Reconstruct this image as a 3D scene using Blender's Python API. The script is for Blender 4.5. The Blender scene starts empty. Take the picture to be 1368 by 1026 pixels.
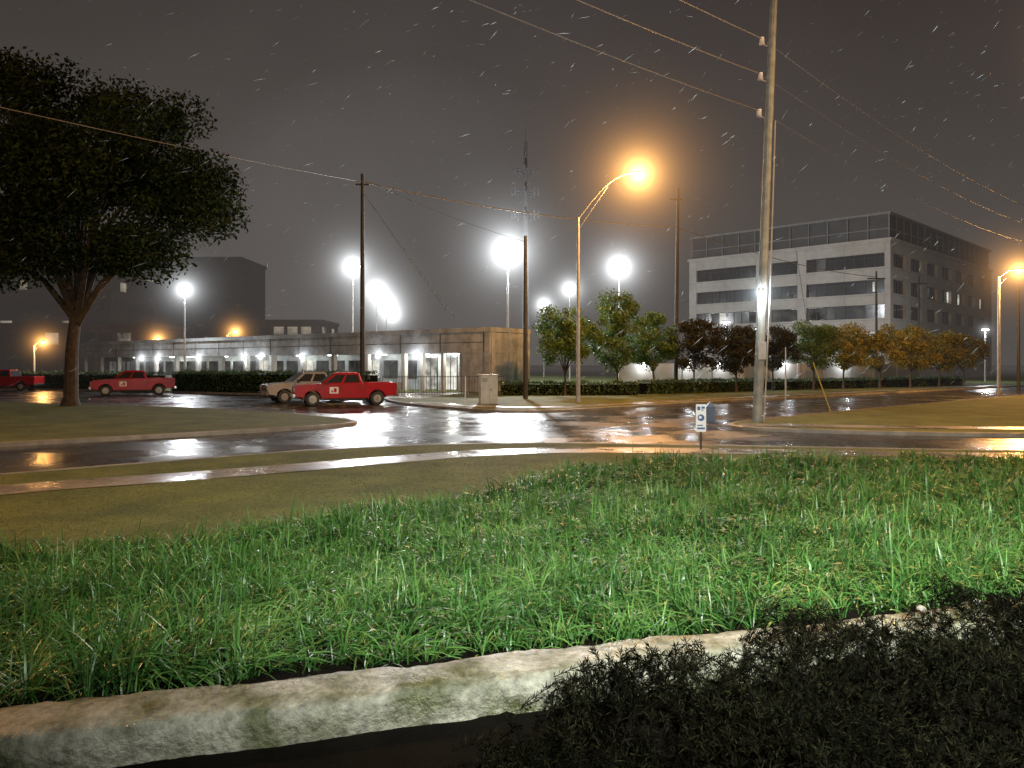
import bpy, math, random
import numpy as np
from mathutils import Vector
random.seed(7); rng=np.random.default_rng(7)
sc=bpy.context.scene
COL=sc.collection

# ------------------------------------------------------------ node helpers
def newmat(name):
    m=bpy.data.materials.new(name); m.use_nodes=True
    nt=m.node_tree; nt.nodes.clear()
    out=nt.nodes.new('ShaderNodeOutputMaterial')
    return m,nt,out
def N(nt,t,**k):
    n=nt.nodes.new(t)
    for a,b in k.items(): setattr(n,a,b)
    return n
def noise(nt,scale,detail=5,vec=None,rough=.6):
    n=N(nt,'ShaderNodeTexNoise'); n.inputs['Scale'].default_value=scale
    n.inputs['Detail'].default_value=detail; n.inputs['Roughness'].default_value=rough
    if vec is not None: nt.links.new(vec,n.inputs['Vector'])
    return n
def ramp(nt,fac,stops):
    r=N(nt,'ShaderNodeValToRGB'); e=r.color_ramp.elements
    while len(e)<len(stops): e.new(.5)
    for i,(p,c) in enumerate(stops):
        e[i].position=p
        e[i].color=(c[0],c[1],c[2],1) if not isinstance(c,(int,float)) else (c,c,c,1)
    nt.links.new(fac,r.inputs[0]); return r
def pmat(name,c1,c2=None,scale=3.,rough=.7,rough2=None,metal=0.,bump=0.,bscale=None,fine=None,spec=.5,lo=.35,hi=.65,famt=1.):
    m,nt,out=newmat(name); p=N(nt,'ShaderNodeBsdfPrincipled')
    nt.links.new(p.outputs[0],out.inputs[0])
    tc=N(nt,'ShaderNodeTexCoord'); v=tc.outputs['Object']
    if c2 is None: c2=tuple(x*.8 for x in c1)
    n=noise(nt,scale,6,v)
    r=ramp(nt,n.outputs[0],[(lo,c1),(hi,c2)])
    if fine:
        n3=noise(nt,fine,4,v); r3=ramp(nt,n3.outputs[0],[(.3,1-.45*famt),(.7,1+.35*famt)])
        mx=N(nt,'ShaderNodeMix',data_type='RGBA',blend_type='MULTIPLY'); mx.inputs[0].default_value=1
        nt.links.new(r.outputs[0],mx.inputs[6]); nt.links.new(r3.outputs[0],mx.inputs[7])
        nt.links.new(mx.outputs[2],p.inputs['Base Color'])
    else: nt.links.new(r.outputs[0],p.inputs['Base Color'])
    p.inputs['Metallic'].default_value=metal
    p.inputs['Specular IOR Level'].default_value=spec
    if rough2 is None: p.inputs['Roughness'].default_value=rough
    else:
        n2=noise(nt,scale*.6+.1,5,v); rr=ramp(nt,n2.outputs[0],[(.38,rough),(.62,rough2)])
        nt.links.new(rr.outputs[0],p.inputs['Roughness'])
    if bump:
        nb=noise(nt,bscale or scale*6,5,v); b=N(nt,'ShaderNodeBump'); b.inputs['Strength'].default_value=bump
        b.inputs['Distance'].default_value=.02
        nt.links.new(nb.outputs[0],b.inputs['Height']); nt.links.new(b.outputs[0],p.inputs['Normal'])
    return m
def emat(name,col,s,var=0,scale=1.):
    m,nt,out=newmat(name); e=N(nt,'ShaderNodeEmission')
    e.inputs[0].default_value=(*col,1); e.inputs[1].default_value=s
    if var:
        tc=N(nt,'ShaderNodeTexCoord'); n=noise(nt,scale,3,tc.outputs['Object'])
        mr=N(nt,'ShaderNodeMapRange'); mr.inputs[1].default_value=.35; mr.inputs[2].default_value=.65
        mr.inputs[3].default_value=s*(1-var); mr.inputs[4].default_value=s*(1+var)
        nt.links.new(n.outputs[0],mr.inputs[0]); nt.links.new(mr.outputs[0],e.inputs[1])
    nt.links.new(e.outputs[0],out.inputs[0]); return m
def halomat(name,col,k,R,power=1.25,eps=.12):  # glow fading outwards, put in as volume emission
    m,nt,out=newmat(name); e=N(nt,'ShaderNodeEmission'); e.inputs[0].default_value=(*col,1)
    tc=N(nt,'ShaderNodeTexCoord'); ln=N(nt,'ShaderNodeVectorMath',operation='LENGTH')
    nt.links.new(tc.outputs['Object'],ln.inputs[0])
    def M(op,a,b=None):
        x=N(nt,'ShaderNodeMath',operation=op)
        for i,q in enumerate((a,b)):
            if q is None: continue
            if isinstance(q,(int,float)): x.inputs[i].default_value=q
            else: nt.links.new(q,x.inputs[i])
        return x.outputs[0]
    r=ln.outputs['Value']
    d=M('POWER',M('ADD',M('MULTIPLY',r,r),eps),power)
    f=M('MAXIMUM',M('SUBTRACT',1.0,M('DIVIDE',r,R)),0.0)
    f=M('MULTIPLY',f,f)
    s=M('MULTIPLY',M('DIVIDE',k,d),f)
    nt.links.new(s,e.inputs[1]); nt.links.new(e.outputs[0],out.inputs['Volume'])
    try: m.cycles.volume_step_rate=1.1
    except Exception: pass
    return m

# ------------------------------------------------------------ mesh helpers
def link(o,parent=None):
    COL.objects.link(o)
    if parent is not None: o.parent=parent
    return o
def group(name,loc=(0,0,0),rz=0.):
    e=bpy.data.objects.new(name,None); e.empty_display_size=.3
    e.location=loc; e.rotation_euler=(0,0,rz); COL.objects.link(e); return e
class MB:
    def __init__(s): s.v=[]; s.f=[]; s.m=[]
    def add(s,vs,fs,mi=0):
        b=len(s.v); s.v+= [tuple(x) for x in vs]; s.f+=[tuple(b+i for i in f) for f in fs]; s.m+=[mi]*len(fs)
    def box(s,x0,x1,y0,y1,z0,z1,mi=0):
        s.add([(x0,y0,z0),(x1,y0,z0),(x1,y1,z0),(x0,y1,z0),(x0,y0,z1),(x1,y0,z1),(x1,y1,z1),(x0,y1,z1)],
              [(0,3,2,1),(4,5,6,7),(0,1,5,4),(1,2,6,5),(2,3,7,6),(3,0,4,7)],mi)
    def cbox(s,c,d,mi=0):
        s.box(c[0]-d[0]/2,c[0]+d[0]/2,c[1]-d[1]/2,c[1]+d[1]/2,c[2]-d[2]/2,c[2]+d[2]/2,mi)
    def prism(s,poly,y0,y1,mi=0):
        n=len(poly); vs=[(x,y0,z) for x,z in poly]+[(x,y1,z) for x,z in poly]
        fs=[tuple(range(n)),tuple(range(2*n-1,n-1,-1))]+[(i,i+n,(i+1)%n+n,(i+1)%n) for i in range(n)]
        s.add(vs,fs,mi)
    def tube(s,path,rad,n=8,mi=0,cap=True):
        P=[Vector(p) for p in path]
        if isinstance(rad,(int,float)): rad=[rad]*len(P)
        rings=[]
        for i,p in enumerate(P):
            d=(P[min(i+1,len(P)-1)]-P[max(i-1,0)]).normalized()
            a=Vector((1,0,0)) if abs(d.x)<.8 else Vector((0,1,0))
            u=d.cross(a).normalized(); w=d.cross(u)
            rings.append([p+(u*math.cos(t)+w*math.sin(t))*rad[i] for t in [2*math.pi*k/n for k in range(n)]])
        vs=[q for r in rings for q in r]; fs=[]
        for i in range(len(P)-1):
            for k in range(n):
                fs.append((i*n+k,i*n+(k+1)%n,(i+1)*n+(k+1)%n,(i+1)*n+k))
        if cap: fs+= [tuple(range(n)),tuple(range(len(P)*n-1,(len(P)-1)*n-1,-1))]
        s.add(vs,fs,mi)
    def obj(s,name,mats,parent=None,loc=(0,0,0),bevel=0,smooth=False):
        me=bpy.data.meshes.new(name); me.from_pydata(s.v,[],s.f)
        if not isinstance(mats,(list,tuple)): mats=[mats]
        for m in mats: me.materials.append(m)
        me.polygons.foreach_set('material_index',s.m)
        if smooth: me.polygons.foreach_set('use_smooth',[True]*len(s.f))
        o=bpy.data.objects.new(name,me); o.location=loc; link(o,parent)
        import bmesh
        bm=bmesh.new(); bm.from_mesh(me); bmesh.ops.recalc_face_normals(bm,faces=bm.faces); bm.to_mesh(me); bm.free()
        if bevel:
            b=o.modifiers.new('bev','BEVEL'); b.width=bevel; b.segments=2; b.limit_method='ANGLE'; b.angle_limit=math.radians(35)
        return o
def npmesh(name,V,F,mat,parent=None,loc=(0,0,0),tint=None,smooth=False):
    me=bpy.data.meshes.new(name); V=V.reshape(-1,3).astype(np.float32); F=F.astype(np.int32)
    n,k=F.shape
    me.vertices.add(len(V)); me.vertices.foreach_set('co',V.ravel())
    me.loops.add(n*k); me.loops.foreach_set('vertex_index',F.ravel())
    me.polygons.add(n); me.polygons.foreach_set('loop_start',np.arange(0,n*k,k,dtype=np.int32))
    try: me.polygons.foreach_set('loop_total',np.full(n,k,dtype=np.int32))
    except Exception: pass
    if tint is not None:
        a=me.attributes.new('tint','FLOAT','POINT'); a.data.foreach_set('value',tint.astype(np.float32).ravel())
    me.materials.append(mat); me.update(calc_edges=True); me.validate()
    if smooth: me.polygons.foreach_set('use_smooth',[True]*n)
    o=bpy.data.objects.new(name,me); o.location=loc; link(o,parent); return o
def leaves(name,C,S,mat,parent=None,loc=(0,0,0),aspect=.45):
    n=len(C); a=rng.normal(size=(n,3)); a/=np.linalg.norm(a,axis=1)[:,None]
    b=rng.normal(size=(n,3)); b-= (a*b).sum(1)[:,None]*a; b/=np.linalg.norm(b,axis=1)[:,None]
    S=np.broadcast_to(np.asarray(S,float),(n,))[:,None]*rng.uniform(.6,1.3,(n,1))
    V=np.stack([C-a*S,C+b*S*aspect,C+a*S,C-b*S*aspect],1)
    F=np.arange(n*4).reshape(n,4)
    t=np.repeat(rng.random(n),4)
    return npmesh(name,V,F,mat,parent,loc,t)
def leafmat(name,dark,mid,light,nscale=.8,trans=.25,rough=.5,spec=.5):
    m,nt,out=newmat(name); p=N(nt,'ShaderNodeBsdfPrincipled'); at=N(nt,'ShaderNodeAttribute',attribute_name='tint')
    tc=N(nt,'ShaderNodeTexCoord'); n=noise(nt,nscale,4,tc.outputs['Object'])
    ad=N(nt,'ShaderNodeMath',operation='MULTIPLY_ADD'); ad.inputs[1].default_value=.45
    nt.links.new(at.outputs['Fac'],ad.inputs[0]); 
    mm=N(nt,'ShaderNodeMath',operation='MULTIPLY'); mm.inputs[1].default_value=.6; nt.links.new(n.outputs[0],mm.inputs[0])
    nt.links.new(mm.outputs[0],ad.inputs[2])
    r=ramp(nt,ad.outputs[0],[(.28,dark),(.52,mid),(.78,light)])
    nt.links.new(r.outputs[0],p.inputs['Base Color']); p.inputs['Roughness'].default_value=rough
    p.inputs['Specular IOR Level'].default_value=spec
    tr=N(nt,'ShaderNodeBsdfTranslucent'); nt.links.new(r.outputs[0],tr.inputs[0])
    mx=N(nt,'ShaderNodeMixShader'); mx.inputs[0].default_value=trans
    nt.links.new(p.outputs[0],mx.inputs[1]); nt.links.new(tr.outputs[0],mx.inputs[2]); nt.links.new(mx.outputs[0],out.inputs[0])
    return m

# ------------------------------------------------------------ materials
M_lawn=pmat('lawn_grass',(.12,.135,.030),(.06,.078,.02),.7,.85,bump=.5,bscale=40,fine=14,spec=.2)
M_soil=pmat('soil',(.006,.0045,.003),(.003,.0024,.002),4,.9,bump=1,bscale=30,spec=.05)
M_asph=pmat('wet_asphalt',(.05,.05,.052),(.026,.026,.028),.45,.13,.42,bump=.35,bscale=9,fine=18,spec=.6)
M_kerb=pmat('kerb_concrete',(.26,.24,.21),(.14,.13,.115),1.5,.45,.7,bump=.3,bscale=20)
M_walk=pmat('wet_concrete_walk',(.27,.25,.21),(.14,.13,.12),.8,.15,.55,bump=.25,bscale=14,fine=20)
M_wall=pmat('mossy_concrete',(.27,.26,.21),(.075,.08,.035),3.4,.22,.7,bump=1.,bscale=30,fine=22,lo=.40,hi=.62)
M_ground=pmat('far_ground',(.035,.035,.03),(.02,.02,.018),.05,.8)
M_conc=pmat('facade_concrete',(.40,.39,.37),(.33,.32,.305),.25,.75,fine=1.2,famt=.25)
M_band=pmat('painted_fascia',(.42,.435,.45),(.24,.25,.265),.35,.6,fine=1.1,famt=.7)
M_dglass=pmat('dark_glass',(.02,.022,.026),(.035,.037,.04),.4,.15)
M_fglass=pmat('hazed_glass',(.045,.038,.036),(.03,.027,.026),.3,.5)  # glass tone lifted towards the walls to imitate haze
M_dark=pmat('dark_metal',(.03,.03,.032),(.02,.02,.02),1,.5)
M_joint=pmat('joint_sealant',(.2,.2,.19),(.16,.16,.15),1,.8)
M_louv=pmat('crown_screen',(.055,.055,.058),(.035,.035,.038),.6,.6)
M_wood=pmat('pole_wood',(.26,.28,.26),(.14,.155,.145),2,.6,bump=.6,bscale=25)
M_woodd=pmat('dark_pole_wood',(.03,.029,.028),(.018,.017,.017),2,.7)
M_galv=pmat('galvanised_steel',(.38,.38,.36),(.28,.28,.27),3,.4,metal=.3)
M_bark=pmat('bark',(.06,.045,.035),(.022,.017,.013),4,.85,bump=1,bscale=18)
M_blk=pmat('rubber',(.012,.012,.012),(.02,.02,.02),8,.6)
M_chr=pmat('chrome',(.6,.6,.6),(.5,.5,.5),5,.2,metal=.9)
M_red=pmat('red_paint',(.36,.010,.014),(.28,.008,.011),2,.3,spec=.22)
M_sil=pmat('silver_paint',(.36,.37,.38),(.30,.31,.32),2,.25,metal=.2)
M_white=pmat('white_paint',(.75,.76,.77),(.62,.63,.64),4,.5)
M_blue=pmat('blue_paint',(.03,.08,.25),(.025,.06,.2),5,.5)
M_bgrey=pmat('blue_grey_paint',(.10,.14,.2),(.07,.1,.15),5,.5)
M_cab=pmat('cabinet_paint',(.5,.5,.46),(.38,.38,.35),2,.5)
M_yel=pmat('yellow_plastic',(.45,.36,.06),(.38,.3,.05),3,.5)
M_cer=pmat('porcelain',(.7,.72,.75),(.6,.6,.62),5,.25)
M_wire=pmat('cable',(.15,.15,.155),(.11,.11,.115),3,.6)
M_brick=pmat('far_brick',(.085,.052,.042),(.055,.038,.032),.3,.8)
M_lens=pmat('headlight_lens',(.55,.56,.58),(.45,.46,.48),6,.1)
E_wht=emat('lamp_white',(.92,.97,1.),45)
E_sod=emat('lamp_sodium',(1.,.50,.14),60)
E_win=emat('lit_window',(1.,.97,.84),.6,.7,.6)
E_dim=emat('dim_window',(.85,.85,.8),.07,.7,.35)
E_farw=emat('far_window',(1.,.85,.65),.22,.9,.25)
WHITE=(.93,.97,1.); SOD=(1.,.47,.13)

# ------------------------------------------------------------ camera
cam=bpy.data.cameras.new('camera'); co=bpy.data.objects.new('camera',cam); COL.objects.link(co)
co.location=(0,0,2.4); co.rotation_euler=(math.radians(90),0,0)
cam.sensor_width=36; cam.lens=27.1; cam.shift_y=-.019; cam.clip_end=5000; cam.clip_start=.05
sc.camera=co
sc.view_settings.view_transform='Standard'; sc.view_settings.look='None'; sc.view_settings.exposure=0

# ------------------------------------------------------------ world : rainy, light-polluted night
w=bpy.data.worlds.new('World'); sc.world=w; w.use_nodes=True; nt=w.node_tree; nt.nodes.clear()
wo=N(nt,'ShaderNodeOutputWorld'); bg=N(nt,'ShaderNodeBackground'); bg2=N(nt,'ShaderNodeBackground')
sky=N(nt,'ShaderNodeTexSky'); sky.sky_type='NISHITA'; sky.sun_disc=False
sky.sun_elevation=math.radians(-3); sky.sun_rotation=math.radians(200)
nt.links.new(sky.outputs[0],bg2.inputs[0]); bg2.inputs[1].default_value=.0006
tc=N(nt,'ShaderNodeTexCoord'); sep=N(nt,'ShaderNodeSeparateXYZ'); nt.links.new(tc.outputs['Generated'],sep.inputs[0])
r=ramp(nt,sep.outputs[2],[(0,(.078,.067,.060)),(.09,(.060,.0495,.0445)),(.22,(.043,.0325,.029)),(.45,(.030,.0205,.0185)),(1,(.022,.015,.013))])
dp=N(nt,'ShaderNodeVectorMath',operation='DOT_PRODUCT'); dp.inputs[1].default_value=Vector((-.13,1,.06)).normalized()
nt.links.new(tc.outputs['Generated'],dp.inputs[0])
gl=ramp(nt,dp.outputs['Value'],[(.82,0.),(.95,(.018,.018,.018)),(1.,(.10,.10,.098))])
nz=noise(nt,3,6,tc.outputs['Generated']); nr=ramp(nt,nz.outputs[0],[(.3,.82),(.7,1.18)])
ad=N(nt,'ShaderNodeMix',data_type='RGBA',blend_type='ADD'); ad.inputs[0].default_value=1
nt.links.new(r.outputs[0],ad.inputs[6]); nt.links.new(gl.outputs[0],ad.inputs[7])
mu=N(nt,'ShaderNodeMix',data_type='RGBA',blend_type='MULTIPLY'); mu.inputs[0].default_value=1
nt.links.new(ad.outputs[2],mu.inputs[6]); nt.links.new(nr.outputs[0],mu.inputs[7])
nt.links.new(mu.outputs[2],bg.inputs[0]); bg.inputs[1].default_value=1
ash=N(nt,'ShaderNodeAddShader'); nt.links.new(bg.outputs[0],ash.inputs[0]); nt.links.new(bg2.outputs[0],ash.inputs[1])
nt.links.new(ash.outputs[0],wo.inputs[0])

# ------------------------------------------------------------ distance haze (uniform, its light put in as emission, over the far site)
mh,nth,oh=newmat('emissive_haze'); ab=N(nth,'ShaderNodeVolumeAbsorption'); ab.inputs['Color'].default_value=(0,0,0,1); ab.inputs['Density'].default_value=.0042
eh=N(nth,'ShaderNodeEmission'); eh.inputs[0].default_value=(.094,.083,.076,1); eh.inputs[1].default_value=.0042
ah=N(nth,'ShaderNodeAddShader'); nth.links.new(ab.outputs[0],ah.inputs[0]); nth.links.new(eh.outputs[0],ah.inputs[1]); nth.links.new(ah.outputs[0],oh.inputs['Volume'])
try: mh.cycles.homogeneous_volume=True
except Exception: pass
m=MB(); m.box(-400,400,64,380,-.03,60); m.obj('emissive_haze',mh)

# ------------------------------------------------------------ terrain
Wn=np.array([-.272,.962]); W0=np.array([0,4.28])
def sdist(x,y): return (x-W0[0])*Wn[0]+(y-W0[1])*Wn[1]
def hz(x,y):
    s=sdist(x,y); t=np.clip(s/10.,0,1); f=(1-t)**1.6
    up=.12+.62*f
    return np.where(s<-.12,.62,up)
curb_x=[-60,-10.7,-8.5,-5.7,-2.7,-.5,1.66,5.2,14,60]
curb_y=[-27.6,16.05,18,20.4,21.9,22.4,22.5,21.9,20.3,17]
def bed_edge(x):
    return np.interp(x,[-30,-5.8,-3.1,-.6,.6,1.6,5,14,40],[-22,7.7,10.1,13.4,15.6,17.3,18.7,18.3,16.5])
xs=np.concatenate([np.linspace(-60,-16,30)[:-1],np.linspace(-16,18,150),np.linspace(18,60,30)[1:]])
nr_=170
V=[];
for x in xs:
    yc=np.interp(x,curb_x,curb_y); y=np.linspace(-29,yc,nr_)
    V.append(np.stack([np.full(nr_,x),y,hz(x,y)],1))
V=np.array(V); nx=len(xs)
idx=np.arange(nx*nr_).reshape(nx,nr_)
F=np.stack([idx[:-1,:-1],idx[1:,:-1],idx[1:,1:],idx[:-1,1:]],-1).reshape(-1,4)
lawn=npmesh('lawn',V,F,M_lawn,smooth=True)
lawn.data.materials.append(M_soil)
cen=V.reshape(-1,3)[F].mean(1)
mi=((cen[:,1]<bed_edge(cen[:,0])-.15)&(cen[:,0]>-14)).astype(np.int32)
lawn.data.polygons.foreach_set('material_index',mi)

g=MB(); g.add([(-2500,-600,-.06),(2500,-600,-.06),(2500,3000,-.06),(-2500,3000,-.06)],[(0,1,2,3)]); g.obj('ground',M_ground)
g=MB(); g.add([(-160,-40,0),(180,-40,0),(180,135,0),(-160,135,0)],[(0,1,2,3)]); g.obj('road',M_asph)
def flat(name,pts,z,mat):
    import bmesh
    me=bpy.data.meshes.new(name); bm=bmesh.new()
    f=bm.faces.new([bm.verts.new((p[0],p[1],z)) for p in pts]); bmesh.ops.triangulate(bm,faces=[f])
    for f in bm.faces:
        if f.normal.z<0: f.normal_flip()
    bm.to_mesh(me); bm.free(); me.materials.append(mat); o=bpy.data.objects.new(name,me); COL.objects.link(o); return o
def smoothpoly(P,it=2):
    P=[Vector(p) for p in P]
    for _ in range(it):
        Q=[P[0]]
        for a,b in zip(P[:-1],P[1:]): Q+= [a*.75+b*.25,a*.25+b*.75]
        Q.append(P[-1]); P=Q
    return P
def kerb(name,P,side,z=.135,wd=.17):
    P=[Vector((p[0],p[1])) for p in P]; m=MB(); n=len(P); vs=[]
    for i,p in enumerate(P):
        d=(P[min(i+1,n-1)]-P[max(i-1,0)]).normalized(); q=Vector((-d.y,d.x))*side
        o=p-q*.02; inn=p+q*wd
        vs+= [(o.x,o.y,-.01),(o.x,o.y,z-.02),(o.x+q.x*.03,o.y+q.y*.03,z),(inn.x,inn.y,z),(inn.x,inn.y,.05)]
    fs=[]
    for i in range(n-1):
        for k in range(4): fs.append((i*5+k,i*5+k+1,(i+1)*5+k+1,(i+1)*5+k))
    m.add(vs,fs); return m.obj(name,M_kerb)
kerb('kerb',list(zip(curb_x,curb_y)),-1)
L=smoothpoly([(-70,-21),(-14.9,22.4),(-10.7,25.6),(-6.6,29.2),(-6.0,31.2),(-8.,33.8),(-15.1,40.2),(-23,43.6),(-31,47),(-70,62)])
flat('lawn',[tuple(p) for p in L]+[(-150,64),(-150,-21)],.12,M_lawn); kerb('kerb',L,1)
R=smoothpoly([(62,23.4),(30,24.2),(15.5,25.4),(9.6,27.2),(7.8,29.0),(9.6,31.8),(21.3,42.6),(38,57.5),(95,106)])
flat('lawn',[tuple(p) for p in R]+[(150,106),(150,23.4)],.12,M_lawn); kerb('kerb',R,-1)
Fv=smoothpoly([(-60,80),(-29,65.5),(-9.5,55.5),(-7.3,47),(-3.3,41.2),(-.6,38.2),(1.6,38.3),(4.6,40.4),(13.2,49),(54.7,83),(115,133)])
flat('lawn',[tuple(p) for p in Fv]+[(170,180),(-150,180),(-150,120)],.12,M_lawn); kerb('kerb',Fv,1)
def strip(name,P,wd,zoff,mat,z=.12):
    P=[Vector(p) for p in smoothpoly(P,2)]; m=MB(); n=len(P); vs=[];fs=[]
    for i,p in enumerate(P):
        d=(P[min(i+1,n-1)]-P[max(i-1,0)]).normalized(); q=Vector((-d.y,d.x))*wd/2
        for k in (-1,1):
            a=p+q*k; vs.append((a.x,a.y,z+zoff))
        if i: fs.append((2*i-2,2*i-1,2*i+1,2*i))
    m.add(vs,fs); return m.obj(name,mat)
strip('sidewalk',[(-34,-7),(-9.3,14.1),(-7,15.4),(-5.3,16.6),(-3.2,18.2),(-.9,19.9),(1.6,20.6),(5.5,20.3),(14,18.9),(40,16.8)],1.25,.012,M_walk)
strip('sidewalk',[(8.6,29.2),(14,28.0),(24,26.8),(50,25.6)],1.3,.012,M_walk)
strip('sidewalk',[(-5.6,46.5),(-2.5,42.6),(.5,40.5),(4.5,42.4),(13,51),(54,85)],1.3,.012,M_walk)
strip('driveway',[(-5.5,64),(-7.5,58),(-8.5,52)],5.,.012,M_walk)
strip('concrete_apron',[(1.0,23.9),(4.5,24.6),(8.2,27.0)],2.3,.006,M_walk,0)

# foreground retaining wall
ww=group('retaining_wall',(0,4.28,0),math.atan2(.272,.962))
def ridge(n=420,x0=-9,x1=12):
    X=np.linspace(x0,x1,n); prof=[(.0,.45),(.0,.78),(-.025,.803),(-.10,.812),(-.17,.815),(-.24,.808),(-.30,.797),(-.335,.77),(-.35,.70),(-.36,.40)]
    V=np.zeros((n,len(prof),3))
    for j,(y,z) in enumerate(prof):
        V[:,j,0]=X; V[:,j,1]=y+.012*np.sin(X*1.7+j)+.01*np.sin(X*6.1+j*.7)+rng.normal(0,.004,n); V[:,j,2]=z+(.008*np.sin(X*2.3)+.006*np.sin(X*7.7+j)+rng.normal(0,.003,n) if j>0 else 0)
    idx=np.arange(n*len(prof)).reshape(n,-1)
    F=np.stack([idx[:-1,:-1],idx[1:,:-1],idx[1:,1:],idx[:-1,1:]],-1).reshape(-1,4)
    return V,F
V,F=ridge(); npmesh('coping',V,F,M_wall,ww,smooth=True)

# ------------------------------------------------------------ tall grass bed
def blades(name,B,az,Ln,wd,lean,mat,seg=4,parent=None):
    n=len(B); t=np.linspace(0,1,seg+1)[None,:]
    L=Ln[:,None]; lean=lean[:,None]
    hor=L*lean*(t**1.6)*.9; ver=L*(t*(1.08-.2*lean)-.66*lean*t**2.3)
    d=np.stack([np.cos(az),np.sin(az)],1); sdv=np.stack([-np.sin(az),np.cos(az)],1)
    tw=rng.uniform(-.6,.6,n)[:,None]
    wt=wd[:,None]*(.55+.6*t-1.15*t**3).clip(.02)
    cx=B[:,0:1]+hor*d[:,0:1]; cy=B[:,1:2]+hor*d[:,1:2]; cz=B[:,2:3]+ver
    Vv=np.zeros((n,seg+1,2,3))
    for k,sg in enumerate((-1,1)):
        Vv[:,:,k,0]=cx+sg*wt*.5*sdv[:,0:1]; Vv[:,:,k,1]=cy+sg*wt*.5*sdv[:,1:2]; Vv[:,:,k,2]=cz+sg*wt*.5*tw
    base=(np.arange(n)*(seg+1)*2)[:,None]; j=np.arange(seg)[None,:]
    F=np.stack([base+2*j,base+2*j+1,base+2*j+3,base+2*j+2],-1).reshape(-1,4)
    rnd=rng.random(n)
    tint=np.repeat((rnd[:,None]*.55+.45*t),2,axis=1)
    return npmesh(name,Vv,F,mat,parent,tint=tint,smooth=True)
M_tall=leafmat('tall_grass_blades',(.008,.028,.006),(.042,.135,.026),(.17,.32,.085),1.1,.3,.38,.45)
def lowf(x,y): return .5+.25*np.sin(x*1.9+1.3*np.sin(y*1.1))+.25*np.sin(y*2.3+1.7*np.sin(x*1.4+2))
bases=[];azs=[];lens=[];wds=[];leans=[]
def scatter(x0,x1,y0,y1,dens,per,Lr,Wr):
    n=int((x1-x0)*(y1-y0)*dens); x=rng.uniform(x0,x1,n); y=rng.uniform(y0,y1,n)
    s=sdist(x,y); e=bed_edge(x)+.35*np.sin(x*2.1)+.2*np.sin(x*5.3)+rng.normal(0,.15,n)
    ok=(s>.14)&(y<e)&(np.abs(x)<y*.78+2.2); x=x[ok];y=y[ok]; n=len(x)
    hgt=.5+.62*lowf(x,y)+rng.normal(0,.13,n)
    a0=rng.uniform(0,6.28,n)
    flow=1.2*np.sin(x*.8+y*.5)+.9*np.sin(y*1.3-x*.6)-1.2
    for k in range(per):
        az=np.where(rng.random(n)<.4,flow+rng.normal(0,.8,n),a0+rng.normal(0,1.6,n)); r=rng.uniform(0,.08,n)
        az=np.where((s[ok]<.35)&(np.sin(az)<0)&(rng.random(n)<.8),-az,az)
        bx=x+np.cos(az)*r; by=y+np.sin(az)*r
        bases.append(np.stack([bx,by,hz(bx,by)-.02],1)); azs.append(az+.0)
        lens.append(rng.uniform(*Lr,n)*hgt); wds.append(rng.uniform(*Wr,n)); leans.append(np.clip(rng.normal(.88,.32,n),.08,1.4))
scatter(-9,9,3,8,96,11,(.26,.52),(.008,.017))
scatter(-9,14,8,12.5,58,8,(.32,.56),(.012,.021))
scatter(-9,22,12.5,20,38,6,(.34,.56),(.016,.028))
B=np.concatenate(bases)
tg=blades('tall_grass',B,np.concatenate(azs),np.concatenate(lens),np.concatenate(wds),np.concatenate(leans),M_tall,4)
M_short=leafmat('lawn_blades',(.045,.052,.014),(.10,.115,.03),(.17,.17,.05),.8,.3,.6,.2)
n=100000; x=rng.uniform(-13,3,n); y=rng.uniform(6,22,n)
e=bed_edge(x); yc=np.interp(x,curb_x,curb_y); ok=(y>e-.3)&(y<yc-.2)
sw=np.interp(x,[-13,-9.3,-7,-5.3,-3.2,-.9,1.6,5.5],[10.9,14.1,15.4,16.6,18.2,19.9,20.6,20.3]); ok&=np.abs(y-sw)>.95
x=x[ok];y=y[ok];n=len(x)
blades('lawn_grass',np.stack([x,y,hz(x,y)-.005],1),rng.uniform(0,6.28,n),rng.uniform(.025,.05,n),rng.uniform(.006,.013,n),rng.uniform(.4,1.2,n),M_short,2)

# ------------------------------------------------------------ dark shrub in front of wall
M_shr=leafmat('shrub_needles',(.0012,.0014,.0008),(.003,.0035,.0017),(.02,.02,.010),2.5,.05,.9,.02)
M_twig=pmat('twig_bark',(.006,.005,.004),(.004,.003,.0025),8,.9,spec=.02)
sh=group('shrub',(0,0,0))
def smax(x): return -.30+.16*np.clip((x-1.0)/.8,0,1)+.16*np.clip((x-1.9)/1.2,0,1)+.05*np.sin(x*9)+.05*np.sin(x*4.3+1)
x=rng.uniform(-.15,5.4,14000); y=rng.uniform(2.0,5.5,14000); s=sdist(x,y)
ok=(s<smax(x))&(s<(-1.0+1.1*np.clip((x+.15)/.95,0,1)+.12*np.sin(x*7)))&(s>-1.75)
x=x[ok][:3200];y=y[ok][:3200];s=s[ok][:3200]; n=len(x)
top=.78+.08*np.clip(x/1.2,0,1)+.05*np.sin(x*4.1+y*3)+rng.normal(0,.045,n)
stems=MB(); LV=[];LD=[]
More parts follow.
